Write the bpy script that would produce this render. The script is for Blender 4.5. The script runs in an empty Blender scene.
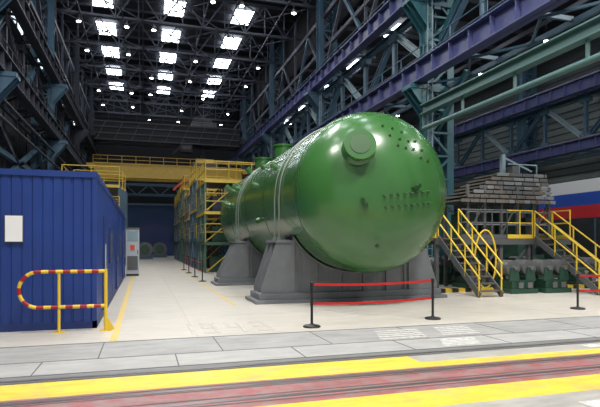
import bpy, math, random
from mathutils import Vector
random.seed(4)
V = Vector
scene = bpy.context.scene

# ------------------------------------------------------------------ materials
MATS = {}
def mat(name, col, rough=0.5, metal=0.0, var=0.0, vscale=3.0, col2=None, bump=0.0, emit=0.0, thr=None, coat=0.0, stain=0.0):
    m = bpy.data.materials.new(name); m.use_nodes = True
    nt = m.node_tree; b = nt.nodes['Principled BSDF']
    b.inputs['Base Color'].default_value = (*col, 1)
    b.inputs['Roughness'].default_value = rough
    b.inputs['Metallic'].default_value = metal
    if coat:
        b.inputs['Coat Weight'].default_value = coat; b.inputs['Coat Roughness'].default_value = 0.14
    if emit:
        b.inputs['Emission Color'].default_value = (*col, 1)
        b.inputs['Emission Strength'].default_value = emit
    if var or col2 or bump:
        tc = nt.nodes.new('ShaderNodeTexCoord')
        n = nt.nodes.new('ShaderNodeTexNoise'); n.inputs['Scale'].default_value = vscale
        n.inputs['Detail'].default_value = 6; n.inputs['Roughness'].default_value = 0.65
        nt.links.new(tc.outputs['Object'], n.inputs['Vector'])
        r = nt.nodes.new('ShaderNodeValToRGB')
        lo, hi = thr if thr else (0.3, 0.7)
        r.color_ramp.elements[0].position = lo; r.color_ramp.elements[1].position = hi
        c2 = col2 if col2 else tuple(c * (1 - var) for c in col)
        r.color_ramp.elements[0].color = (*c2, 1); r.color_ramp.elements[1].color = (*col, 1)
        nt.links.new(n.outputs['Fac'], r.inputs['Fac'])
        out = r.outputs['Color']
        if stain:
            mp = nt.nodes.new('ShaderNodeMapping'); mp.inputs['Scale'].default_value = (.35, 1.6, 1)
            n2 = nt.nodes.new('ShaderNodeTexNoise'); n2.inputs['Scale'].default_value = 3.2; n2.inputs['Detail'].default_value = 8
            n2.inputs['Roughness'].default_value = .75
            nt.links.new(tc.outputs['Object'], mp.inputs['Vector']); nt.links.new(mp.outputs['Vector'], n2.inputs['Vector'])
            r2 = nt.nodes.new('ShaderNodeValToRGB'); r2.color_ramp.elements[0].position = .36; r2.color_ramp.elements[1].position = .56
            r2.color_ramp.elements[0].color = (1-stain,)*3 + (1,); r2.color_ramp.elements[1].color = (1,1,1,1)
            nt.links.new(n2.outputs['Fac'], r2.inputs['Fac'])
            mx = nt.nodes.new('ShaderNodeMix'); mx.data_type = 'RGBA'; mx.blend_type = 'MULTIPLY'; mx.inputs[0].default_value = 1
            nt.links.new(out, mx.inputs[6]); nt.links.new(r2.outputs['Color'], mx.inputs[7]); out = mx.outputs[2]
        nt.links.new(out, b.inputs['Base Color'])
        if bump:
            bp = nt.nodes.new('ShaderNodeBump'); bp.inputs['Strength'].default_value = bump
            bp.inputs['Distance'].default_value = 0.02
            nt.links.new(n.outputs['Fac'], bp.inputs['Height']); nt.links.new(bp.outputs['Normal'], b.inputs['Normal'])
    MATS[name] = m
    return m

mat('epoxy', (0.62, 0.58, 0.52), 0.36, var=0.13, vscale=0.7, stain=.15)
mat('slab', (0.38, 0.375, 0.37), 0.6, var=0.2, vscale=1.6, stain=.25)
mat('slab_light', (0.44, 0.435, 0.425), 0.6, var=0.2, vscale=1.6, stain=.2)
mat('slab_dark', (0.20, 0.20, 0.20), 0.6, var=0.25, vscale=2.0)
mat('apron', (0.45, 0.43, 0.40), 0.6, var=0.25, vscale=1.6, stain=.25)
mat('yellow_worn', (0.78, 0.57, 0.06), 0.55, col2=(0.60, 0.47, 0.14), vscale=2.2, thr=(0.34, 0.5), stain=.22)
mat('red_worn', (0.34, 0.10, 0.105), 0.55, col2=(0.30, 0.20, 0.195), vscale=4.3, thr=(0.38, 0.6), stain=.3)
mat('joint', (0.10, 0.10, 0.10), 0.8)
mat('rail_steel', (0.22, 0.21, 0.22), 0.35, metal=0.7)
mat('marking_white', (0.66, 0.65, 0.62), 0.6, col2=(0.44, 0.43, 0.41), vscale=14, thr=(0.4, 0.55))
mat('marking_grey', (0.42, 0.40, 0.37), 0.6, col2=(0.56, 0.525, 0.47), vscale=8, thr=(0.35, 0.6))
mat('line_yellow', (0.70, 0.50, 0.14), 0.5, col2=(0.60, 0.50, 0.34), vscale=3, thr=(0.3, 0.5))
mat('vessel_green', (0.042, 0.150, 0.036), 0.26, var=0.16, vscale=1.0, coat=0.5)
mat('vessel_seam', (0.024, 0.088, 0.022), 0.4)
mat('vessel_dark', (0.012, 0.050, 0.012), 0.4)
mat('saddle_grey', (0.18, 0.19, 0.205), 0.5, var=0.2, vscale=3)
mat('strap', (0.26, 0.30, 0.27), 0.4, metal=0.3)
mat('container_blue', (0.013, 0.045, 0.23), 0.42, var=0.2, vscale=1.5)
mat('container_frame', (0.010, 0.028, 0.14), 0.5)
mat('black', (0.012, 0.012, 0.013), 0.45)
mat('paper', (0.8, 0.8, 0.8), 0.7)
mat('yellow', (0.76, 0.53, 0.04), 0.45, var=0.1)
mat('red', (0.33, 0.012, 0.016), 0.45)
mat('tape_red', (0.55, 0.012, 0.012), 0.5)
mat('girder_blue', (0.065, 0.075, 0.20), 0.5, var=0.25, vscale=2)
mat('steel_blue', (0.045, 0.105, 0.165), 0.5, var=0.3, vscale=2)
mat('steel_teal', (0.022, 0.105, 0.135), 0.5, var=0.25, vscale=2)
mat('steel_pale', (0.22, 0.31, 0.36), 0.5, var=0.25, vscale=2)
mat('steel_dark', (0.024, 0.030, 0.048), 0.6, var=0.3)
mat('pipe_teal', (0.075, 0.15, 0.15), 0.45)
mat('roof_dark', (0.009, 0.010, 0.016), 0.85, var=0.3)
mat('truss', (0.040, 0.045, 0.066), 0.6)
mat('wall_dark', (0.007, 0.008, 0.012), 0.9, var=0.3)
mat('wall_blue', (0.010, 0.050, 0.15), 0.6, var=0.2)
mat('wall_pale', (0.20, 0.235, 0.235), 0.7, var=0.2)
mat('wall_mid', (0.05, 0.06, 0.07), 0.7, var=0.2)
mat('skylight', (0.86, 0.93, 1.0), 0.5, emit=12.0)
mat('skylight_side', (0.86, 0.93, 1.0), 0.5, emit=8.0)
mat('window_glow', (0.75, 0.88, 1.0), 0.5, emit=1.6)
mat('lamp_glow', (1.0, 0.97, 0.92), 0.5, emit=28.0)
mat('crane_yellow', (0.56, 0.36, 0.045), 0.5, var=0.2)
mat('crane_dark', (0.010, 0.010, 0.014), 0.7)
mat('scaf_yellow', (0.62, 0.43, 0.05), 0.5, var=0.2)
mat('scaf_green', (0.06, 0.13, 0.09), 0.5, var=0.3)
mat('machine_green', (0.020, 0.070, 0.046), 0.45, var=0.3)
mat('machine_grey', (0.10, 0.105, 0.11), 0.45, var=0.2)
mat('deck', (0.13, 0.115, 0.102), 0.7, var=0.4, vscale=5)
mat('flag_white', (0.75, 0.76, 0.8), 0.6)
mat('flag_blue', (0.02, 0.08, 0.45), 0.6)
mat('flag_red', (0.55, 0.02, 0.03), 0.6)
mat('orange', (0.65, 0.06, 0.015), 0.5)
mat('cabinet', (0.36, 0.40, 0.44), 0.45)

# ------------------------------------------------------------------ mesh builder
class MB:
    def __init__(s): s.v = []; s.f = []; s.m = []; s.sm = []; s.mats = []
    def mi(s, n):
        if n not in s.mats: s.mats.append(n)
        return s.mats.index(n)
    def add(s, vs, fs, m, smooth=False):
        o = len(s.v); s.v += [tuple(p) for p in vs]; k = s.mi(m)
        for f in fs:
            s.f.append([o + i for i in f]); s.m.append(k); s.sm.append(smooth)
    def box(s, x0, x1, y0, y1, z0, z1, m):
        s.add([(x0,y0,z0),(x1,y0,z0),(x1,y1,z0),(x0,y1,z0),(x0,y0,z1),(x1,y0,z1),(x1,y1,z1),(x0,y1,z1)],
              [(0,3,2,1),(4,5,6,7),(0,1,5,4),(1,2,6,5),(2,3,7,6),(3,0,4,7)], m)
    def frame(s, p0, p1):
        d = (V(p1) - V(p0)).normalized()
        up = V((0,0,1)) if abs(d.z) < 0.95 else V((1,0,0))
        a = d.cross(up).normalized(); b = a.cross(d).normalized()
        return d, a, b
    def beam(s, p0, p1, w, h, m, off=(0,0)):
        p0 = V(p0); p1 = V(p1); d, a, b = s.frame(p0, p1)
        p0 = p0 + a*off[0] + b*off[1]; p1 = p1 + a*off[0] + b*off[1]
        vs = []
        for p in (p0, p1):
            for sa, sb in ((-1,-1),(1,-1),(1,1),(-1,1)):
                vs.append(p + a*sa*w/2 + b*sb*h/2)
        s.add(vs, [(0,3,2,1),(4,5,6,7),(0,1,5,4),(1,2,6,5),(2,3,7,6),(3,0,4,7)], m)
    def ibeam(s, p0, p1, w, h, t, m):
        s.beam(p0, p1, t, h - 2*t, m)
        s.beam(p0, p1, w, t, m, (0, h/2 - t/2)); s.beam(p0, p1, w, t, m, (0, -h/2 + t/2))
    def cyl(s, p0, p1, r, m, n=16, r2=None, smooth=True):
        p0 = V(p0); p1 = V(p1); d, a, b = s.frame(p0, p1); r2 = r if r2 is None else r2
        vs = []
        for p, rr in ((p0, r), (p1, r2)):
            for i in range(n):
                t = 2*math.pi*i/n; vs.append(p + a*math.cos(t)*rr + b*math.sin(t)*rr)
        s.add(vs, [(i, (i+1) % n, n+(i+1) % n, n+i) for i in range(n)], m, smooth)
        s.add(vs, [tuple(range(n))[::-1], tuple(range(n, 2*n))], m, False)
    def lathe(s, o, d, prof, m, n=64, smooth=True):
        o = V(o); d = V(d).normalized(); _, a, b = s.frame(o, o + d)
        vs = []; fs = []
        for t, r in prof:
            for i in range(n):
                q = 2*math.pi*i/n; vs.append(o + d*t + a*math.cos(q)*r + b*math.sin(q)*r)
        for j in range(len(prof)-1):
            for i in range(n):
                fs.append((j*n+i, j*n+(i+1) % n, (j+1)*n+(i+1) % n, (j+1)*n+i))
        s.add(vs, fs, m, smooth)
    def tube(s, pts, r, m, n=10, closed=False):
        pts = [V(p) for p in pts]; N = len(pts); ms = m if isinstance(m, list) else [m]*(N)
        rings = []
        ref = None
        for i, p in enumerate(pts):
            if closed: t = (pts[(i+1) % N] - pts[i-1])
            else: t = pts[min(i+1, N-1)] - pts[max(i-1, 0)]
            t.normalize()
            if ref is None: ref = V((0,0,1)) if abs(t.z) < .9 else V((1,0,0))
            a = t.cross(ref)
            if a.length < 1e-4: a = t.cross(V((0,1,0)))
            a.normalize(); b = a.cross(t).normalized(); ref = b
            rings.append([p + a*math.cos(2*math.pi*k/n)*r + b*math.sin(2*math.pi*k/n)*r for k in range(n)])
        last = N if closed else N-1
        for i in range(last):
            vs = rings[i] + rings[(i+1) % N]
            s.add(vs, [(k, (k+1) % n, n+(k+1) % n, n+k) for k in range(n)], ms[i], True)
        if not closed:
            s.add(rings[0], [tuple(range(n))], ms[0]); s.add(rings[-1], [tuple(range(n))], ms[-1])
    def prismY(s, poly, y0, y1, m):
        n = len(poly)
        vs = [(x, y0, z) for x, z in poly] + [(x, y1, z) for x, z in poly]
        s.add(vs, [tuple(range(n)), tuple(range(n, 2*n))[::-1]] + [(i, n+i, n+(i+1) % n, (i+1) % n) for i in range(n)], m)
    def obj(s, name, bevel=0.0, parent=None):
        me = bpy.data.meshes.new(name); me.from_pydata(s.v, [], s.f)
        for n in s.mats: me.materials.append(MATS[n])
        me.polygons.foreach_set('material_index', s.m); me.polygons.foreach_set('use_smooth', s.sm)
        me.update()
        ob = bpy.data.objects.new(name, me); scene.collection.objects.link(ob)
        if bevel:
            bv = ob.modifiers.new('bevel', 'BEVEL'); bv.width = bevel; bv.segments = 2; bv.limit_method = 'ANGLE'
        if parent: ob.parent = parent
        return ob

def railing(mb, p0, p1, m='yellow', h=1.05, sp=1.2, r=0.028, toe=True):
    p0 = V(p0); p1 = V(p1); L = (p1-p0).length; n = max(1, round(L/sp))
    for i in range(n+1):
        q = p0.lerp(p1, i/n); mb.cyl(q, q + V((0,0,h)), r, m, 8)
    for hh in (h, h*0.55):
        mb.cyl(p0 + V((0,0,hh)), p1 + V((0,0,hh)), r, m, 8)
    if toe: mb.beam(p0 + V((0,0,.07)), p1 + V((0,0,.07)), 0.015, 0.14, m)

# ------------------------------------------------------------------ camera
cam = bpy.data.cameras.new('camera'); co = bpy.data.objects.new('camera', cam); scene.collection.objects.link(co)
co.location = (0, 0, 1.6); co.rotation_euler = (math.radians(90), 0, -math.atan(157/510))
cam.sensor_width = 36; cam.lens = 30.6; cam.shift_y = 0.0675; cam.clip_end = 300
scene.camera = co

XL, XR, YB, ZR = -6.3, 12.3, 72.0, 21.6
GL, GR = -5.45, 11.2
# ------------------------------------------------------------------ floor
fl = MB()
X0, X1 = -9, 31
def strip(y0, y1, m, x0=X0, x1=X1): fl.add([(x0,y0,0),(x1,y0,0),(x1,y1,0),(x0,y1,0)], [(0,1,2,3)], m)
strip(-8, 4.40, 'apron'); 
strip(4.40, 4.92, 'yellow_worn'); strip(4.92, 5.86, 'red_worn')
strip(5.86, 6.5, 'yellow_worn', X0, 3.6); strip(5.86, 6.12, 'yellow_worn', 3.6, X1); strip(6.12, 6.5, 'apron', 3.6, X1)
strip(6.5, 6.85, 'slab_dark'); strip(6.85, 7.63, 'slab_light'); strip(7.63, 8.86, 'slab'); strip(8.86, YB, 'epoxy')
fl.add([(X0,-8,-.3),(X1,-8,-.3),(X1,YB,-.3),(X0,YB,-.3)], [(0,3,2,1)], 'joint')
for y in (5.08, 5.30, 5.62, 5.78):
    fl.box(X0, X1, y-.014, y+.014, 0, .003, 'joint')
for y in (5.19, 5.70):
    fl.box(X0, X1, y-.035, y+.035, 0, .004, 'rail_steel')
fl.box(X0, X1, 6.50, 6.56, 0, .005, 'joint'); fl.box(X0, X1, 6.60, 6.66, 0, .006, 'rail_steel')
fl.box(X0, X1, 8.84, 8.88, 0, .003, 'joint'); fl.box(X0, X1, 7.62, 7.645, 0, .003, 'joint'); fl.box(X0, X1, 6.84, 6.87, 0, .003, 'joint')
x = -8.3
while x < 30:
    fl.box(x-.008, x+.008, 6.87, 7.62, 0, .003, 'joint'); fl.box(x+.7-.008, x+.7+.008, 7.645, 8.84, 0, .003, 'joint'); x += 1.75
for y in (11.4, 17.4, 23.4, 29.4, 35.4): fl.box(X0, X1, y-.008, y+.008, 0, .002, 'marking_grey')
for x in (.9, 9.1, 15.1): fl.box(x-.008, x+.008, 8.9, 60, 0, .002, 'marking_grey')
fl.obj('floor')

mk = MB()
mk.box(-.53, -.41, 8.95, 50, 0.002, .005, 'line_yellow')
mk.box(2.25, 2.33, 13.2, 34, 0.002, .005, 'line_yellow')
mk.box(2.33, 3.2, 15.4, 15.48, 0.002, .005, 'line_yellow')
for x0, x1, y0, y1 in ((3.8,4.9,7.75,8.6),(5.05,6.0,7.8,8.65),(4.5,5.4,6.95,7.5)):
    for k in range(5):
        yy = y0 + (y1-y0)*k/5
        mk.box(x0 + .06*k, x1 - .05*(4-k), yy, yy + .09, 0.004, .006, 'marking_white')
mk.box(4.2,5.9,3.9,4.1,0.002,.005,'marking_white'); mk.box(5.9,6.8,4.1,4.25,0.002,.005,'line_yellow')
for k in range(9): mk.box(6.6+.5*k, 6.9+.5*k, 6.2, 6.4, .002, .005, 'marking_white')
# thick block figures painted on the hall floor (1 9 4 3), strokes ~9 cm
def fig(x, segs):
    w_, h_, y0, t = .30, 1.15, 9.2, .07
    S_ = {'t':(x,x+w_,y0+h_-t*2,y0+h_),'m':(x,x+w_,y0+h_/2-t,y0+h_/2+t),'b':(x,x+w_,y0,y0+t*2),
          'tl':(x,x+t,y0+h_/2,y0+h_),'tr':(x+w_-t,x+w_,y0+h_/2,y0+h_),'bl':(x,x+t,y0,y0+h_/2),'br':(x+w_-t,x+w_,y0,y0+h_/2)}
    for i, k in enumerate(segs): 
        a = S_[k]; mk.box(a[0],a[1],a[2],a[3],.002,.004+.0004*i,'marking_grey')
fig(.6, ['tr','br']); fig(1.05, ['t','m','b','tl','tr','br']); fig(1.55, ['tl','m','tr','br']); fig(2.05, ['t','m','b','tr','br'])
mk.obj('floor_marking')

# ------------------------------------------------------------------ room shell
w = MB()
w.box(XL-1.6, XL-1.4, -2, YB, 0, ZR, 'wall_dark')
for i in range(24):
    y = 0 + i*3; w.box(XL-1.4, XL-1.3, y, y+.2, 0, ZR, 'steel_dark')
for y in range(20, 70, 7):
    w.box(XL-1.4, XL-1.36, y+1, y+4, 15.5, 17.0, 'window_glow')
w.obj('wall_left')
w = MB()
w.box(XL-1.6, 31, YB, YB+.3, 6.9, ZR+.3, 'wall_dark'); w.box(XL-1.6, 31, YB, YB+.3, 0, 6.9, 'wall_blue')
for i in range(60):
    xx = XL - 1.4 + i*.6; w.box(xx, xx+.12, YB-.06, YB, 0, 6.9, 'wall_blue')
w.box(XL-1.6, 31, YB-.3, YB, 6.8, 7.1, 'steel_blue')
w.box(-.3, 3.6, YB-.08, YB-.02, 0, 4.6, 'container_frame')
w.obj('wall_back')
w = MB()
w.box(29, 29.3, -2, YB, 0, 5.9, 'wall_mid'); w.box(29, 29.3, -2, YB, 5.9, 12.6, 'wall_pale'); w.box(29, 29.3, -2, YB, 12.6, 17, 'wall_mid')
for i in range(34):
    w.box(28.94, 29, -2, YB, .5*i, .5*i+.07, 'wall_mid')
w.obj('wall_right')
w = MB()
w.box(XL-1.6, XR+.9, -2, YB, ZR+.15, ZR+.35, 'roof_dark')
for y in range(0, 72, 2):
    w.box(XL-1.4, XR+.8, y, y+.12, ZR-.05, ZR+.15, 'truss')
w.box(XR+.6, 29.3, -2, YB, 16.8, 17, 'roof_dark')
for y in range(0, 72, 3):
    w.box(XR+.8, 29, y, y+.15, 16.55, 16.8, 'truss')
for xx in (17, 21, 25): w.box(xx, xx+.15, 0, 71, 15.9, 16.2, 'truss')
w.box(XR+.8, XR+.95, -2, YB, 16.8, ZR+.2, 'wall_dark')
w.obj('ceiling')
n = 0
for xx in (-3.2, 2.56, 8.3):
    sk = MB()
    for k in range(12):
        yy = 1.0 + k*6.0
        a = .85
        sk.box(xx-a, xx+a, yy, yy+2.7, ZR-.12, ZR-.06, 'skylight')
        for t in (-a, 0, a-.05): sk.box(xx+t, xx+t+.06, yy, yy+2.7, ZR-.16, ZR-.12, 'truss')
        for t in (0, .9, 1.8, 2.7): sk.box(xx-a, xx+a, yy+t, yy+t+.06, ZR-.16, ZR-.12, 'truss')
    n += 1; sk.obj('window_%d' % n)
sk = MB()
for k in range(10):
    yy = 3 + k*7.0
    for xx in (16.5, 22.5): sk.box(xx, xx+1.3, yy, yy+2.2, 16.45, 16.52, 'skylight_side')
sk.obj('window_4')

for k in range(11):
    y = 11.3 + 6*k
    t = MB(); zb, zt = 18.9, 21.3
    t.beam((XL-.7,y,zb),(XR+.7,y,zb), .16, .18, 'truss'); t.beam((XL-.7,y,zt),(XR+.7,y,zt), .16, .2, 'truss')
    N = 12; xs = [XL-.7 + (XR+1.4-XL)*i/N for i in range(N+1)]
    for i in range(N):
        t.beam((xs[i],y,zb if i % 2 else zt),(xs[i+1],y,zt if i % 2 else zb), .1, .1, 'truss')
        t.beam((xs[i],y,zb),(xs[i],y,zt), .08, .08, 'truss')
    if k < 10:
        for a, b in ((-6, 0), (0, 6), (6, 12)):
            t.beam((a,y,zb),(b,y+6,zb), .07, .07, 'truss'); t.beam((b,y,zb),(a,y+6,zb), .07, .07, 'truss')
        for a in (-4.5, -1.5, 0, 4.5, 6.5, 10): t.beam((a,y,zb),(a,y+6,zb), .09, .09, 'truss')
    t.obj('roof_truss')
lm = MB()
for k in range(11):
    y = 11.3 + 6*k
    for xx in (-4.6, -1.2, .8, 4.6, 6.6, 10.4):
        if (k + int(xx)) % 3 == 0: continue
        lm.cyl((xx,y,18.8),(xx,y,18.45), .05, 'truss', 8); lm.cyl((xx,y,18.5),(xx,y,18.25), .1, 'machine_grey', 12, .2)
        lm.cyl((xx,y,18.25),(xx,y,18.22), .15, 'lamp_glow', 12)
for k in range(8):
    for xx in (16, 21, 26):
        lm.cyl((xx,14+k*7,15.5),(xx,14+k*7,15.3), .12, 'machine_grey', 12, .2); lm.cyl((xx,14+k*7,16.5),(xx,14+k*7,15.5), .02, 'truss', 6)
        lm.cyl((xx,14+k*7,15.3),(xx,14+k*7,15.27), .15, 'lamp_glow', 12)
lm.obj('high_bay_lamps')

# ------------------------------------------------------------------ columns
def column(x, y, h, m, side):
    c = MB()
    for dx in (-.5, .5):
        c.box(x+dx-.03, x+dx+.03, y-.28, y+.28, 0, h, m)
        c.box(x+dx-.16, x+dx+.16, y-.31, y-.28, 0, h, m); c.box(x+dx-.16, x+dx+.16, y+.28, y+.31, 0, h, m)
    z = .4; s = 1
    while z < h-1.1:
        for yy in (y-.3, y+.3):
            c.beam((x-.5*s, yy, z),(x+.5*s, yy, z+1.0), .06, .09, m); c.beam((x-.5, yy, z),(x+.5, yy, z), .05, .09, m)
        s = -s; z += 1.0
    c.box(x-.9, x+.9, y-.5, y+.5, 0, .12, m)
    if side:
        for zz in (8.43, 12.13):
            xa, xb = x - side*.6, x - side*1.5
            c.box(min(xa,xb), max(xa,xb), y-.4, y+.4, zz-.2, zz-.02, m)
            for dy in (-.36, 0, .32):
                c.prismY([(xa, zz-.2), (xb, zz-.2), (xa, zz-1.3)], y+dy, y+dy+.04, m)
            c.box(x-.6, x+.6, y-.42, y+.42, zz-.3, zz-.1, m)
        for zz in (8.4, 12.1):
            for s2 in (-1, 1): c.beam((x, y+s2*2.2, zz+.1),(x, y, zz-1.9), .16, .18, m)
        if side > 0:
            for dy in (.4, .75): c.cyl((x-.68, y-dy, .2),(x-.68, y-dy, 12), .022, 'steel_pale', 6)
            for i in range(38): c.cyl((x-.68, y-.4, .5+i*.3),(x-.68, y-.75, .5+i*.3), .014, 'steel_pale', 6)
    c.obj('steel_column')
for y in (5.6, 19.6, 33.6, 47.6, 61.6):
    column(XR, y, 21.1, 'steel_teal' if y == 19.6 else 'steel_blue', 1)
for y in (9, 23, 37, 51, 65):
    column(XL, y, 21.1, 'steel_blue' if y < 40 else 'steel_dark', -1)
for y in (32, 46, 60): column(27.9, y, 16.2, 'steel_blue', 0)

def plate_girder(mb, x, y0, y1, z0, z1, m, sp=1.2):
    mb.box(x-.02, x+.02, y0, y1, z0, z1, m)
    mb.box(x-.25, x+.25, y0, y1, z0, z0+.05, m); mb.box(x-.25, x+.25, y0, y1, z1-.05, z1, m)
    y = y0 + .3
    while y < y1:
        mb.box(x-.2, x+.2, y, y+.03, z0+.05, z1-.05, m); y += sp
    mb.box(x-.05, x+.05, y0, y1, z1, z1+.13, 'rail_steel')
def runway(x, xt, sd, y0, y1, levels, mg, mt, mt2, panel=3.5, extra=True):
    g = MB()
    for z0, z1 in levels: plate_girder(g, x, y0, y1, z0, z1, mg)
    g.obj('crane_runway_girder')
    t = MB()
    za = levels[0][1] + .15; zb = levels[1][0]
    y = y0; i = 0
    while y + panel <= y1 + .01:
        a, b = (za, zb) if i % 2 == 0 else (zb, za)
        t.ibeam((xt, y, a), (xt, y+panel, b), .24, .28, .04, mt2 if i % 2 == 0 else mt)
        t.ibeam((xt, y, za), (xt, y, zb), .22, .2, .03, mt)
        t.box(xt-.15, xt+.15, y-.4, y+.4, zb-.45, zb, mt); t.box(xt-.12, xt+.12, y-.4, y+.4, za, za+.4, mt)
        t.beam((xt-sd*.7, y, levels[0][0]+.1), (xt+sd*.6, y, levels[0][0]+.1), .1, .14, mt)
        t.beam((xt-sd*.7, y, levels[1][0]+.1), (xt+sd*.6, y, levels[1][0]+.1), .1, .12, mt)
        for L_ in (levels[1][1], levels[0][0]):
            t.beam((xt-sd*.6, y, L_), (xt+sd*.6, y+panel/2, L_), .08, .08, mt)
            t.beam((xt+sd*.6, y+panel/2, L_), (xt-sd*.6, y+panel, L_), .08, .08, mt)
        y += panel; i += 1
    for z in (za, zb): t.ibeam((xt, y0, z), (xt, y1, z), .26, .28, .04, mt)
    t.beam((xt+sd*.6, y0, levels[0][0]), (xt+sd*.6, y1, levels[0][0]), .12, .18, mt)
    if extra:
        railing(t, (xt-sd*.35, y0, levels[1][1]), (xt-sd*.35, y1, levels[1][1]), mt, 1.0, 2.0, .03, False)
        railing(t, (xt-sd*.45, y0, levels[0][1]), (xt-sd*.45, y1, levels[0][1]), mt, 1.0, 2.0, .03, False)
        y = y0; i = 0
        while y + panel <= y1 + .01:
            a, b = (levels[1][1]+.3, 17.4) if i % 2 == 0 else (17.4, levels[1][1]+.3)
            mm = ('steel_blue' if i % 3 == 0 else 'truss') if x > 0 else 'steel_dark'
            t.beam((xt, y, a), (xt, y+panel, b), .18, .2, mm)
            t.beam((xt, y, a), (xt, y, 20), .14, .16, 'truss'); y += panel; i += 1
        t.beam((xt, y0, 17.5), (xt, y1, 17.5), .25, .3, 'truss'); t.beam((xt, y0, 15.2), (xt, y1, 15.2), .2, .25, 'truss')
    t.obj('wall_bracing_truss')
runway(GR, XR-.2, 1, 5.6, 71.6, ((8.45,9.28),(12.15,12.98)), 'girder_blue', 'steel_blue', 'steel_pale')
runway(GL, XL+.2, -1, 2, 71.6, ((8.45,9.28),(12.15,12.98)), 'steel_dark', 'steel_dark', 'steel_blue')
runway(26.4, 27.3, 1, 12, 71, ((7.5,8.2),(11.2,12.0)), 'girder_blue', 'steel_blue', 'steel_pale', 3.5, False)
p = MB()
p.ibeam((XR-.9, 2, 7.3), (XR-.9, 19.2, 7.3), .34, .42, .05, 'pipe_teal')
p.cyl((XR-.9, 2, 6.5), (XR-.9, 19.2, 6.5), .1, 'pipe_teal', 12)
for i in range(7): p.beam((XR-.9, 2.4+i*2.8, 6.5), (XR-.9, 2.4+i*2.8, 7.2), .08, .08, 'pipe_teal')
p.obj('service_pipe_beam')
p = MB()
for i, y in enumerate((9, 23, 37, 51)):
    p.beam((XL, y, 3.2), (XL, y+14, 8.2), .2, .22, 'steel_blue'); p.beam((XL, y, 8.2), (XL, y+14, 3.2), .2, .22, 'steel_dark')
    p.beam((XL, y, 5.9), (XL, y+14, 5.9), .2, .25, 'steel_blue')
for z in (3.4, 4.6, 6.8, 7.6): p.cyl((XL+.75, 5, z), (XL+.75, 70, z), .07, 'steel_dark', 8)
p.obj('pipe_rack')

# ------------------------------------------------------------------ overhead cranes
def crane(y, z0, h, m, cab, cz, bars=False):
    c = MB(); xa, xb = GL-.2, GR+.2
    for dy in (-1.2, 1.2):
        c.box(xa+.5, xb-.5, y+dy-.25, y+dy+.25, z0, z0+h, m)
        for i in range(16): c.box(xa+.8+i, xa+.84+i, y+dy-.3, y+dy-.25, z0+.05, z0+h-.05, m)
    if bars:
        for z in (z0+.02, z0+h*.35, z0+h*.7, z0+h):
            c.box(xa+.5, xb-.5, y-1.62, y-1.5, z, z+.1, 'truss')
        for i in range(9): c.beam((xa+.8+i*1.8, y-1.55, z0), (xa+1.7+i*1.8, y-1.55, z0+h), .08, .08, 'truss')
    for xx in (xa, xb-.6):
        c.box(xx, xx+.7, y-2.4, y+2.4, cz+.1, cz+.65, m)
        for s in (-1.9, 1.9): c.cyl((xx+.15, y+s, cz+.26), (xx+.45, y+s, cz+.26), .26, 'machine_grey', 16)
    railing(c, (xa+.6, y-1.6, z0+h), (xb-.6, y-1.6, z0+h), m, .9, 1.5, .03)
    c.box(5.4, 8.2, y-1.3, y+1.3, z0+h, z0+h+.7, 'machine_grey'); c.cyl((5.8,y,z0+h+.9),(7.8,y,z0+h+.9), .35, m, 16)
    c.cyl((6.8,y,z0+h),(6.8,y,z0-1.0), .05, 'black', 8); c.box(6.5,7.1,y-.2,y+.2,z0-1.6,z0-.9,cab)
    c.box(4.0,5.4,y-1.6,y-.4,z0-.9,z0,cab); c.beam((4.2,y-1.7,z0-.2),(3.2,y-1.7,z0-1.2), .2,.2,cab); c.box(4.2,5.2,y-1.62,y-1.6,z0-.6,z0-.2,'black')
    c.obj('overhead_crane')
crane(59.5, 8.75, 1.4, 'crane_yellow', 'orange', 9.42)
crane(61, 13.0, 2.0, 'crane_dark', 'crane_dark', 13.12, True)

# ------------------------------------------------------------------ vessel
vx, vz, R, yf, yb, hd = 5.75, 2.95, 2.1, 12.3, 25.2, 1.35
vs = MB()
prof = []
for i in range(33):
    a = math.pi/2*i/32; prof.append((yf - hd*math.cos(a), max(R*math.sin(a), .001)))
for q in [14.2, 16.0, 18.0, 20.0, 22.2, 24.0]: prof.append((q, R))
for i in range(25):
    a = math.pi/2*i/24; prof.append((yb + hd*math.sin(a), max(R*math.cos(a), .001)))
vs.lathe((vx, 0, vz), (0,1,0), prof, 'vessel_green', 160)
for q in (12.3, 15.9, 19.1, 22.2, 25.2):
    vs.lathe((vx, 0, vz), (0,1,0), [(q-.04, R-.002), (q-.018, R+.010), (q+.018, R+.010), (q+.04, R-.002)], 'vessel_seam', 160)
def dome(dx, dz):
    k = math.sqrt(max(0.001, 1-(dx*dx+dz*dz)/R**2)); dy = -hd*k
    nrm = V((dx/R**2, dy/hd**2, dz/R**2)).normalized()
    return V((vx+dx, yf+dy, vz+dz)), nrm
def nozzle(pos, d, r, L, m='vessel_green', flange=True, cap='vessel_dark'):
    pos = V(pos); d = V(d).normalized()
    vs.cyl(pos - d*.25, pos + d*L, r, m, 32)
    vs.lathe(pos, d, [(-.02, r*1.25), (.03, r*1.12), (.07, r)], m, 32)
    if flange:
        vs.cyl(pos + d*(L-.06), pos + d*(L+.02), r*1.14, m, 32); vs.cyl(pos + d*(L+.02), pos + d*(L+.035), r*.72, cap, 32)
P, N_ = dome(-.84, .90)
nozzle(P, (N_ + V((-.05,-.3,.0))), .33, .30, 'vessel_green', True, 'vessel_seam')
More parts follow.
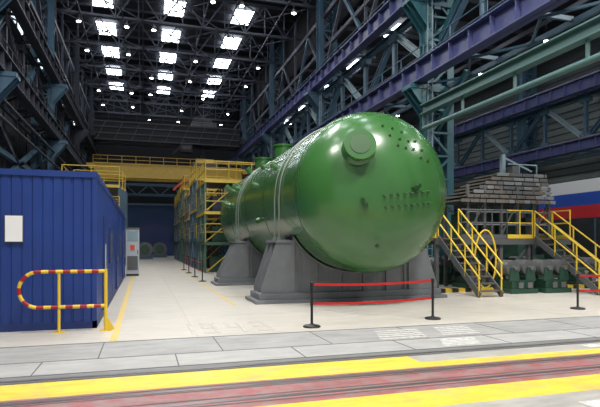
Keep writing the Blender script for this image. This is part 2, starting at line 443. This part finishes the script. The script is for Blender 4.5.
for dx, dz in ((-.12,1.55),(.12,1.5),(.36,1.42),(.0,1.3),(.25,1.22),(.5,1.18),(.72,1.2),(.62,.98),(.38,1.0),(.88,.98),(.16,1.05),(.8,.78),(1.02,.72)):
    P, N_ = dome(dx, dz); vs.cyl(P - N_*.03, P + N_*.03, .036, 'vessel_green', 14); vs.cyl(P + N_*.03, P + N_*.05, .024, 'vessel_dark', 10)
for i in range(8):
    for j in range(2):
        dx = -.28 + i*.175 + j*.05; dz = -.20 - j*.27 + .02*i
        P, N_ = dome(dx, dz); vs.cyl(P - N_*.03, P + N_*.05, .034, 'vessel_green', 14)
        vs.cyl(P + N_*.05, P + N_*.11, .018, 'machine_grey', 10)
for dx, dz in ((.5,.02),(.62,.06),(-.72,-.42),(-.80,-.30)):
    P, N_ = dome(dx, dz); vs.cyl(P - N_*.03, P + N_*.09, .06, 'vessel_green', 16); vs.cyl(P + N_*.09, P + N_*.11, .045, 'vessel_dark', 12)
P, N_ = dome(-.3, -1.4); vs.cyl(P - N_*.02, P + N_*.02, .05, 'vessel_dark', 12)
for y, r, L in ((17.0,.14,.22),(18.6,.16,.3),(21.1,.40,.75),(22.6,.16,.35),(23.6,.16,.45),(24.9,.42,.8)):
    nozzle((vx, y, vz+R), (0,0,1), r, L)
for y, ang, r, L in ((15.4,150,.09,.12),(17.6,160,.08,.12),(18.3,135,.12,.15),(21.9,150,.12,.25),(22.5,170,.1,.2),(23.1,150,.12,.3),(23.8,165,.1,.2),(24.3,145,.14,.3),(21.2,130,.12,.3),(16.6,195,.07,.12)):
    a = math.radians(ang); d = V((math.cos(a), 0, math.sin(a))); nozzle(V((vx, y, vz)) + d*R, d, r, L)
for y, ang in ((17.2,235),(22.6,235),(17.2,305),(22.6,305)):
    a = math.radians(ang); d = V((math.cos(a), 0, math.sin(a))); nozzle(V((vx, y, vz)) + d*R, d, .45, .25)
vs.obj('steam_generator_vessel')

def saddle(yc, hw=2.9):
    s = MB()
    s.box(vx-hw, vx+hw, yc-.75, yc+.75, 0, .09, 'saddle_grey')
    s.box(vx-hw+.12, vx+hw-.12, yc-.6, yc+.6, .09, .26, 'saddle_grey')
    rr = R + .03; aL = math.radians(212); aR = math.radians(328); n = 28
    arc = [(vx+rr*math.cos(aL+(aR-aL)*i/n), vz+rr*math.sin(aL+(aR-aL)*i/n)) for i in range(n+1)]
    for y0 in (yc-.45, yc+.4):
        for i in range(n):
            (xa, za), (xb, zb) = arc[i], arc[i+1]
            s.prismY([(xa, .26), (xb, .26), (xb, zb), (xa, za)], y0, y0+.05, 'saddle_grey')
    for i in range(n):
        (xa, za), (xb, zb) = arc[i], arc[i+1]
        s.add([(xa,yc-.55,za),(xb,yc-.55,zb),(xb,yc+.55,zb),(xa,yc+.55,za),
               (xa,yc-.55,za-.06),(xb,yc-.55,zb-.06),(xb,yc+.55,zb-.06),(xa,yc+.55,za-.06)],
              [(0,1,2,3),(4,7,6,5),(0,4,5,1),(3,2,6,7)], 'saddle_grey')
    for t in (2, 7, 12, 16, 21, 26):
        xa, za = arc[t]; s.box(xa-.02, xa+.02, yc-.5, yc+.5, .26, za, 'saddle_grey')
    for sd in (-1, 1):
        xa = vx + sd*1.75; xo = vx + sd*(hw-.2)
        for yy in (yc-.5, yc-.02, yc+.46):
            s.prismY([(xa, .26), (xo, .26), (xo, .42), (vx+sd*2.28, 1.66), (vx+sd*1.93, 1.66), (xa, 1.75)], yy, yy+.045, 'saddle_grey')
        s.box(min(vx+sd*1.9, vx+sd*2.32), max(vx+sd*1.9, vx+sd*2.32), yc-.55, yc+.55, 1.64, 1.71, 'saddle_grey')
        s.beam((vx+sd*2.2, yc, 1.60), (vx+sd*(hw-.35), yc, .3), .9, .04, 'saddle_grey')
        for yy in (yc-.25, yc+.25):
            s.cyl((vx+sd*2.14, yy, 1.6), (vx+sd*2.14, yy, vz), .022, 'strap', 8); s.cyl((vx+sd*2.14, yy, 1.7), (vx+sd*2.14, yy, 1.8), .055, 'strap', 6)
    for yy in (yc-.25, yc+.25):
        pts = [(vx+(R+.03)*math.cos(a), yy, vz+(R+.03)*math.sin(a)) for a in [math.pi*i/40 for i in range(41)]]
        s.tube(pts, .02, 'strap', 8)
    s.obj('vessel_saddle', bevel=.006)
saddle(13.95); saddle(20.3, 3.1)

# ------------------------------------------------------------------ blue containers
def corr_x(mb, x0, x1, y, z0, z1, m, s=-1, pitch=.17, dep=.014):
    n = int((x1-x0)/pitch)
    for i in range(n):
        a = x0 + i*(x1-x0)/n; q = (x1-x0)/n
        xs = [a, a+q*.7, a+q*.78, a+q*.92, a+q]; ys = [y+s*dep, y+s*dep, y, y, y+s*dep]
        for j in range(4):
            mb.add([(xs[j],ys[j],z0),(xs[j+1],ys[j+1],z0),(xs[j+1],ys[j+1],z1),(xs[j],ys[j],z1)], [(0,1,2,3)], m)
def corr_y(mb, y0, y1, x, z0, z1, m, s=1, pitch=.2, dep=.02):
    n = int((y1-y0)/pitch)
    for i in range(n):
        a = y0 + i*(y1-y0)/n; q = (y1-y0)/n
        ys = [a, a+q*.55, a+q*.65, a+q*.9, a+q]; xs = [x+s*dep, x+s*dep, x, x, x+s*dep]
        for j in range(4):
            mb.add([(xs[j],ys[j],z0),(xs[j],ys[j],z1),(xs[j+1],ys[j+1],z1),(xs[j+1],ys[j+1],z0)], [(0,3,2,1)], m)
for k in range(3):
    y0 = 10.42 + k*5.45; y1 = y0 + 5.4; c = MB(); xl, xr, H = -4.6, -.84, 2.97
    c.box(xl+.06, xr-.06, y0+.06, y1-.06, .1, H-.06, 'container_frame')
    corr_x(c, xl+.06, xr-.06, y0+.03, .14, H-.1, 'container_blue'); corr_y(c, y0+.06, y1-.06, xr-.03, .14, H-.1, 'container_blue')
    corr_x(c, xl+.06, xr-.06, y1-.03, .14, H-.1, 'container_blue', 1); corr_y(c, y0+.06, y1-.06, xl+.03, .14, H-.1, 'container_blue', -1)
    c.box(xl-.01, xr+.01, y0-.01, y1+.01, H-.11, H, 'container_blue')
    for yy in (y0, y1-.08):
        for xx in (xl, xr-.08): c.box(xx, xx+.08, yy, yy+.08, 0, H-.11, 'container_blue')
        c.box(xl, xr, yy, yy+.07, 0, .14, 'container_frame')
    for xx in (xl, xr-.07):
        c.box(xx, xx+.07, y0, y1, 0, .14, 'container_frame')
    c.box(xr-.02, xr+.03, y0+1.6, y0+2.6, .14, 2.2, 'container_frame'); c.box(xr-.02, xr+.045, y0+1.67, y0+2.53, .18, 2.13, 'container_blue')
    c.box(xr+.04, xr+.08, y0+1.75, y0+1.8, 1.0, 1.2, 'machine_grey')
    c.box(xr-.02, xr+.035, y0+3.6, y0+4.6, 1.1, 2.0, 'container_frame'); c.box(xr, xr+.04, y0+3.68, y0+4.52, 1.18, 1.92, 'wall_mid')
    c.obj('blue_container')
nb = MB()
nb.box(-2.40, -2.09, 10.395, 10.412, 1.63, 2.13, 'machine_grey'); nb.box(-2.385, -2.105, 10.388, 10.396, 1.645, 2.115, 'paper')
nb.obj('notice_sheet')

b = MB()
zt, zl = 1.10, .46; rr = (zt-zl)/2; by = 10.08; xe, xs = -.66, -1.78
pts = []
def seg(p, q, n): return [tuple(V(p).lerp(V(q), i/n)) for i in range(n)]
pts += seg((xe,by,zt), (xs,by,zt), 28)
pts += [(xs - rr*math.sin(a), by, (zt+zl)/2 + rr*math.cos(a)) for a in [math.pi*i/24 for i in range(24)]]
pts += seg((xs,by,zl), (xe,by,zl), 28) + [(xe,by,zl)]
b.tube(pts, .034, ['yellow' if (i//3) % 2 == 0 else 'red' for i in range(len(pts))], 12)
for xx, h, rp in ((-1.45, 1.1, .026), (-.66, 1.14, .032)):
    b.cyl((xx,by,0),(xx,by,h), rp, 'yellow', 12); b.box(xx-.1, xx+.1, by-.07, by+.07, 0, .015, 'yellow')
b.prismY([(-.66,.02),(-.5,.02),(-.66,.3)], by-.01, by+.01, 'yellow')
b.cyl((-.66,by,1.1),(-.66,by,1.6), .012, 'cabinet', 8)
b.obj('striped_safety_barrier')

c = MB()
c.box(-.82, -.18, 26.9, 27.3, .1, 2.35, 'cabinet'); c.box(-.85, -.15, 26.85, 27.35, 2.35, 2.42, 'machine_grey'); c.box(-.8,-.2,26.92,27.28,0,.1,'black')
c.box(-.75, -.25, 26.88, 26.9, .3, 1.0, 'machine_grey'); c.box(-.75, -.25, 26.88, 26.9, 1.75, 2.25, 'steel_pale'); c.box(-.6, -.4, 26.86, 26.9, 1.3, 1.55, 'orange'); c.box(-.27,-.24,26.85,26.9,1.1,1.3,'black')
c.obj('electrical_cabinet')

# ------------------------------------------------------------------ stanchions + tape
def stanchion(x, y, h=.88):
    s = MB()
    s.lathe((x,y,0), (0,0,1), [(0,.001),(0,.17),(.02,.17),(.035,.15),(.05,.05),(.07,.03)], 'black', 24)
    s.cyl((x,y,.05),(x,y,h-.05), .026, 'black', 14); s.cyl((x,y,h-.1),(x,y,h-.02), .034, 'black', 14); s.cyl((x,y,h-.02),(x,y,h), .036, 'black', 14, .02)
    s.cyl((x,y,.42),(x,y,.5), .032, 'black', 14)
    s.obj('barrier_stanchion')
def tape(p, q, zs=(.82,.45), sag=.035):
    t = MB(); p = V((*p,0)); q = V((*q,0)); n = 16
    d = (q-p).normalized()*.037; p = p + d; q = q - d
    for z in zs:
        vs_ = []
        for i in range(n+1):
            u = i/n; c = p.lerp(q, u); zz = z - sag*4*u*(1-u)
            vs_ += [(c.x, c.y, zz-.024), (c.x, c.y, zz+.024)]
        t.add(vs_, [(2*i, 2*i+2, 2*i+3, 2*i+1) for i in range(n)], 'tape_red', True)
    t.obj('barrier_tape')
S = [(3.11,9.33),(5.91,9.57),(10.23,9.99),(13.2,10.3)]
for q in S: stanchion(*q)
tape(S[0], S[1]); tape(S[2], S[3])
S2 = [(2.42,22.0),(2.4,25.1),(2.4,28.5),(2.4,32)]
for q in S2: stanchion(*q, .95)
for i in range(3): tape(S2[i], S2[i+1])

# ------------------------------------------------------------------ right platform, stairs
def stair(mb, x0, x1, yf_, yt, zt, n=9):
    for xx in (x0, x1):
        mb.beam((xx, yf_, .05), (xx, yt, zt), .04, .2, 'machine_grey')
        for u in (0.02, .33, .66, 1):
            y = yf_+(yt-yf_)*u; z = zt*u; mb.cyl((xx,y,z),(xx,y,z+1.0), .024, 'yellow', 8)
        for hh in (1.0, .55):
            mb.cyl((xx, yf_, hh),(xx, yt, zt+hh), .026, 'yellow', 8)
        mb.beam((xx+.03, yf_, .02), (xx+.03, yt, zt-.02), .02, .05, 'yellow')
    for i in range(1, n+1):
        y = yf_+(yt-yf_)*i/n; z = zt*i/n; mb.box(x0, x1, y-.22, y, z-.04, z, 'deck')
pf = MB()
zt = 1.8
pf.box(9.5, 15.2, 15.2, 17.0, zt-.08, zt, 'deck'); pf.beam((9.5,15.2,zt-.12),(15.2,15.2,zt-.12), .1, .2, 'machine_grey'); pf.beam((9.5,17,zt-.12),(15.2,17,zt-.12), .1, .2, 'machine_grey')
for xx in (9.6, 11.0, 12.2, 13.4, 15.0):
    for yy in (15.3, 16.9): pf.box(xx-.06, xx+.06, yy-.06, yy+.06, 0, zt-.1, 'machine_grey')
for xa, xb in ((11.0,12.2),(12.2,13.4)):
    pf.beam((xa,15.3,.1),(xb,15.3,zt-.2), .05, .07, 'machine_grey'); pf.beam((xb,16.9,.1),(xa,16.9,zt-.2), .05, .07, 'machine_grey')
railing(pf, (12.4,15.2,zt), (13.5,15.2,zt), 'yellow', 1.0, .6, .022); railing(pf, (10.5,15.2,zt), (12.4,15.2,zt), 'machine_grey', 1.0, .6, .022)
railing(pf, (9.5,17,zt), (15.2,17,zt), 'machine_grey'); railing(pf, (9.5,15.2,zt), (9.5,17,zt)); railing(pf, (15.2,15.2,zt), (15.2,17,zt))
stair(pf, 9.6, 10.4, 12.95, 15.2, zt); stair(pf, 13.6, 14.4, 12.4, 15.2, zt)
for xx in (10.9, 11.6, 12.3, 13.0, 13.7, 14.4):
    for yy in (15.4, 16.8): pf.box(xx-.045, xx+.045, yy-.045, yy+.045, zt, 3.7, 'machine_grey')
random.seed(7)
for k in range(7):
    z = 3.1 + k*.17; x0 = 10.5 + k*.3
    pf.box(x0, 14.5, 15.2+k*.07, 17.0, z, z+.05, 'deck')
    xx = x0
    while xx < 14.4:
        L = random.uniform(.25, .6); pf.box(xx, min(xx+L-.04, 14.5), 15.16+k*.07, 15.21+k*.07, z-.04, z+.08, random.choice(['deck','deck','machine_grey','saddle_grey'])); xx += L
for xa in (10.9, 12.3, 13.7):
    pf.beam((xa,15.4,zt+.1),(xa+.7,15.4,3.1), .05, .06, 'machine_grey'); pf.beam((xa+1.4 if xa < 13 else xa,16.8,zt+.1),(xa,16.8,3.1), .05, .06, 'steel_pale')
for z in (2.3, 2.75):
    pf.beam((10.9,15.4,z),(14.4,15.4,z), .04, .05, 'saddle_grey')
for x_, w_, h_ in ((11.1,.7,.9),(12.0,.5,.6),(12.7,.8,1.0),(13.9,.6,.8)):
    pf.box(x_, x_+w_, 16.0, 16.7, zt, zt+h_, 'machine_grey' if w_ < .7 else 'machine_green')
pf.box(13.0,13.15,16.2,16.35,3.9,5.0,'steel_pale'); pf.beam((13.07,16.27,4.9),(14.4,16.27,4.4), .07,.07,'steel_pale'); pf.box(13.3,13.6,16.0,16.3,4.2,4.55,'machine_grey')
for xx in (13.6, 14.4): pf.cyl((xx,16.0,4.1),(xx,16.0,4.6), .025, 'steel_pale', 8)
pf.cyl((13.1,16,4.6),(14.4,16,4.6), .025, 'steel_pale', 8)
pf.obj('access_platform')

hz = MB()
x = 9.0; i = 0
while x < 17:
    hz.box(x, x+.25, 14.6, 14.8, 0, .13, 'yellow' if i % 2 == 0 else 'black'); x += .25; i += 1
hz.obj('hazard_curb')

def roller_stand(x, y, w=1.3, s=1.0):
    r = MB()
    r.box(x-w/2, x+w/2, y-.45, y+.45, 0, .15, 'machine_green'); r.box(x-w/2+.1, x+w/2-.1, y-.35, y+.35, .15, .42*s, 'machine_green')
    for dx in (-w*.3, w*.3):
        for dy in (-.36, .3): r.prismY([(x+dx-.2,.4*s),(x+dx+.2,.4*s),(x+dx+.12,.85*s),(x+dx-.12,.85*s)], y+dy, y+dy+.06, 'machine_green')
        r.cyl((x+dx, y-.28, .82*s), (x+dx, y+.28, .82*s), .26*s, 'machine_grey', 28); r.cyl((x+dx, y-.42, .82*s), (x+dx, y+.42, .82*s), .07, 'rail_steel', 14)
    r.cyl((x+w/2, y, .35), (x+w/2+.12, y, .35), .16, 'machine_green', 16)
    for dx in (-.25, .1): r.box(x+dx, x+dx+.18, y-.47, y-.45, .18, .36, 'rail_steel')
    r.obj('roller_stand', bevel=.008)
for q in ((9.6,17.9),(11.75,14.0),(13.0,13.9),(11.55,16.1),(12.9,16.1),(9.7,21.7),(15.3,17.8),(11.5,17.9),(16.4,15.9)): roller_stand(*q, 1.05, 1.0)
for (x, y, r) in ((10.1,19.7,.85),(13.3,18.1,.95)):
    g = MB()
    g.lathe((x, y, r+.12), (.2,1,0), [(-.2,r*.45),(-.2,r*.9),(-.12,r),(.12,r),(.2,r*.9),(.2,r*.45),(-.2,r*.45)], 'machine_grey', 40)
    for k in range(12):
        a = 2*math.pi*k/12; d = V((math.cos(a), 0, math.sin(a)))
        g.cyl(V((x,y-.26,r+.12)) + d*r*.68, V((x,y-.15,r+.12)) + d*r*.68, .05, 'machine_green', 8)
    g.box(x-.5, x+.5, y-.3, y+.3, 0, .3, 'machine_green')
    g.obj('flanged_ring')
hp = MB()
hp.tube([(10.85 + .32*math.cos(a), 14.35-.12*math.cos(a), 1.1 + .96*math.sin(a)) for a in [2*math.pi*i/40 for i in range(40)]], .028, 'yellow', 8, True)
hp.box(10.6, 11.1, 14.25, 14.45, 0, .16, 'yellow')
hp.obj('yellow_hoop_guard')
for (x, y, w_, h) in ((18.0,20.2,3,2.5),(21.5,24,3,2.8),(18.2,27,4,2.9),(15.0,24,2.6,2.7),(24,19.2,3,2.5),(14.8,30,2.6,3.2),(21.5,17.2,2.4,2.2)):
    m_ = MB()
    m_.box(x-w_/2, x+w_/2, y-.8, y+.8, 0, h*.35, 'machine_green'); m_.box(x-w_/2, x-w_/2+.9, y-.7, y+.7, h*.35, h, 'machine_green')
    m_.cyl((x-w_/2+.9,y,h*.68),(x-w_/2+1.15,y,h*.68), h*.24, 'machine_grey', 24); m_.cyl((x-w_/2+1.15,y,h*.68),(x+w_/2-.5,y,h*.68), h*.1, 'rail_steel', 20)
    m_.box(x+w_/2-.5, x+w_/2, y-.4, y+.4, h*.35, h*.85, 'machine_green')
    m_.obj('lathe_machine', bevel=.02)
for (x, y) in ((18,35),):
    r_ = MB()
    for xx in (x-1.6, x, x+1.6):
        for yy in (y-.5, y+.5): r_.box(xx-.05, xx+.05, yy-.05, yy+.05, 0, 4.6, 'machine_grey')
    for z in (.3, 1.7, 3.1, 4.4):
        r_.box(x-1.65, x+1.65, y-.5, y+.5, z, z+.08, 'steel_blue')
        for j in range(4):
            hh = random.uniform(.4, 1.0) if z < 4 else .3
            r_.box(x-1.5+j*.8, x-.9+j*.8, y-.4, y+.4, z+.08, z+.08+hh, random.choice(['machine_green','machine_grey','deck','steel_dark']))
    r_.obj('storage_rack')

bn = MB()
for i, c_ in enumerate(('flag_red','flag_blue','flag_white')):
    bn.box(25.8, 25.82, 12, 28.5, 3.2+.78*i, 3.2+.78*(i+1), c_)
for y in range(12, 30, 4): bn.cyl((25.88,y,0),(25.88,y,5.6), .05, 'steel_blue', 8)
bn.obj('tricolour_banner')

# ------------------------------------------------------------------ scaffold towers beyond vessel
def scaffold(x0, x1, y0, y1, h, post='steel_blue', rl='scaf_yellow'):
    s = MB()
    ys = [y0 + (y1-y0)*i/3 for i in range(4)]
    for xx in (x0, (x0+x1)/2, x1):
        for yy in ys: s.box(xx-.06, xx+.06, yy-.06, yy+.06, 0, h, post)
    lv = [h*.33, h*.66, h]
    for z in lv:
        s.box(x0, x1, y0, y1, z-.05, z, 'deck')
        s.beam((x0-.05,y0-.1,z-.1),(x0-.05,y1+.1,z-.1), .05, .16, rl if z > h*.5 else post)
        s.beam((x0-.05,y0-.12,z-.1),(x1+.05,y0-.12,z-.1), .05, .16, rl if z > h*.5 else post)
        railing(s, (x0,y0,z),(x0,y1,z), rl, 1.0, 1.4, .028, False); railing(s, (x0,y0-.1,z),(x1,y0-.1,z), rl, 1.0, 1.3, .028, False)
    for i in range(3):
        for j, z in enumerate([0]+lv[:-1]):
            a, b_ = (ys[i], ys[i+1]) if i % 2 else (ys[i+1], ys[i])
            s.beam((x0,a,z),(x0,b_,lv[j]-.1), .06, .06, 'steel_pale')
    for j, z in enumerate([0]+lv[:-1]):
        s.beam((x0,y0,z),((x0+x1)/2,y0,lv[j]-.1), .06, .06, rl); s.beam((x1,y0,z),((x0+x1)/2,y0,lv[j]-.1), .06, .06, 'steel_pale')
        s.box(x0+.5, x0+1.5, y0+.8, y0+2.0, z+.02, z+.9, random.choice(['machine_green','machine_grey','steel_dark']))
    s.obj('scaffold_tower')
for k, (y0, h) in enumerate(((28.6,5.2),(33.6,5.9),(38.6,5.4),(43.6,6.3),(48.6,5.8),(53.0,5.6))):
    scaffold(3.3, 7.2, y0, y0+4.0, h, ('scaf_green','steel_blue','machine_grey')[k % 3])
scaffold(8.6, 10.4, 27.2, 31, 6.2, 'machine_grey')
for k in range(3): scaffold(-4.3, -1.3, 31+5*k, 35+5*k, 5.0+.4*k, 'steel_blue')
for (x, y) in ((.2,57),(1.9,63)):
    d = MB(); d.cyl((x,y-.6,1.0),(x,y+.6,1.0), .8, 'machine_grey', 28); d.cyl((x,y-.7,1.0),(x,y-.6,1.0), .5, 'machine_green', 24); d.box(x-.8,x+.8,y-.5,y+.5,0,.4,'steel_blue'); d.obj('cable_drum')
g = MB()
for z in (8.0, 9.3): g.beam((GL+.3,69.5,z),(GR-.3,69.5,z), .3, .35, 'steel_blue')
for i in range(11): g.beam((GL+.3+1.46*i,69.5,8.0 if i % 2 else 9.3),(GL+.3+1.46*(i+1),69.5,9.3 if i % 2 else 8.0), .15, .15, 'steel_blue')
g.obj('cross_truss')

# ------------------------------------------------------------------ lights
wd = bpy.data.worlds.new('world'); scene.world = wd; wd.use_nodes = True
wd.node_tree.nodes['Background'].inputs['Color'].default_value = (.9, .94, 1, 1)
wd.node_tree.nodes['Background'].inputs['Strength'].default_value = .42
def area(loc, tgt, size, e, col=(1,.97,.91)):  # added fill lamp that brightens the hall; no fixture belongs to it
    l = bpy.data.lights.new('fill_light', 'AREA'); l.size = size; l.energy = e; l.color = col
    o = bpy.data.objects.new('fill_light', l); scene.collection.objects.link(o); o.location = loc
    o.rotation_euler = (V(tgt)-V(loc)).to_track_quat('-Z', 'Y').to_euler()
area((1.5, 3, 15), (3, 7, 0), 2.2, 1250); area((8, 4, 15), (7, 10, 0), 1.6, 1600); area((-3, 6, 15), (-2, 10, 0), 2.5, 700)
area((1, 16, 17), (2, 18, 0), 1.6, 1100); area((3, 34, 17), (2, 34, 0), 2, 1200)
area((19, 8, 14), (17, 14, 0), 2, 1200)
try:
    scene.view_settings.view_transform = 'Standard'
except Exception: pass
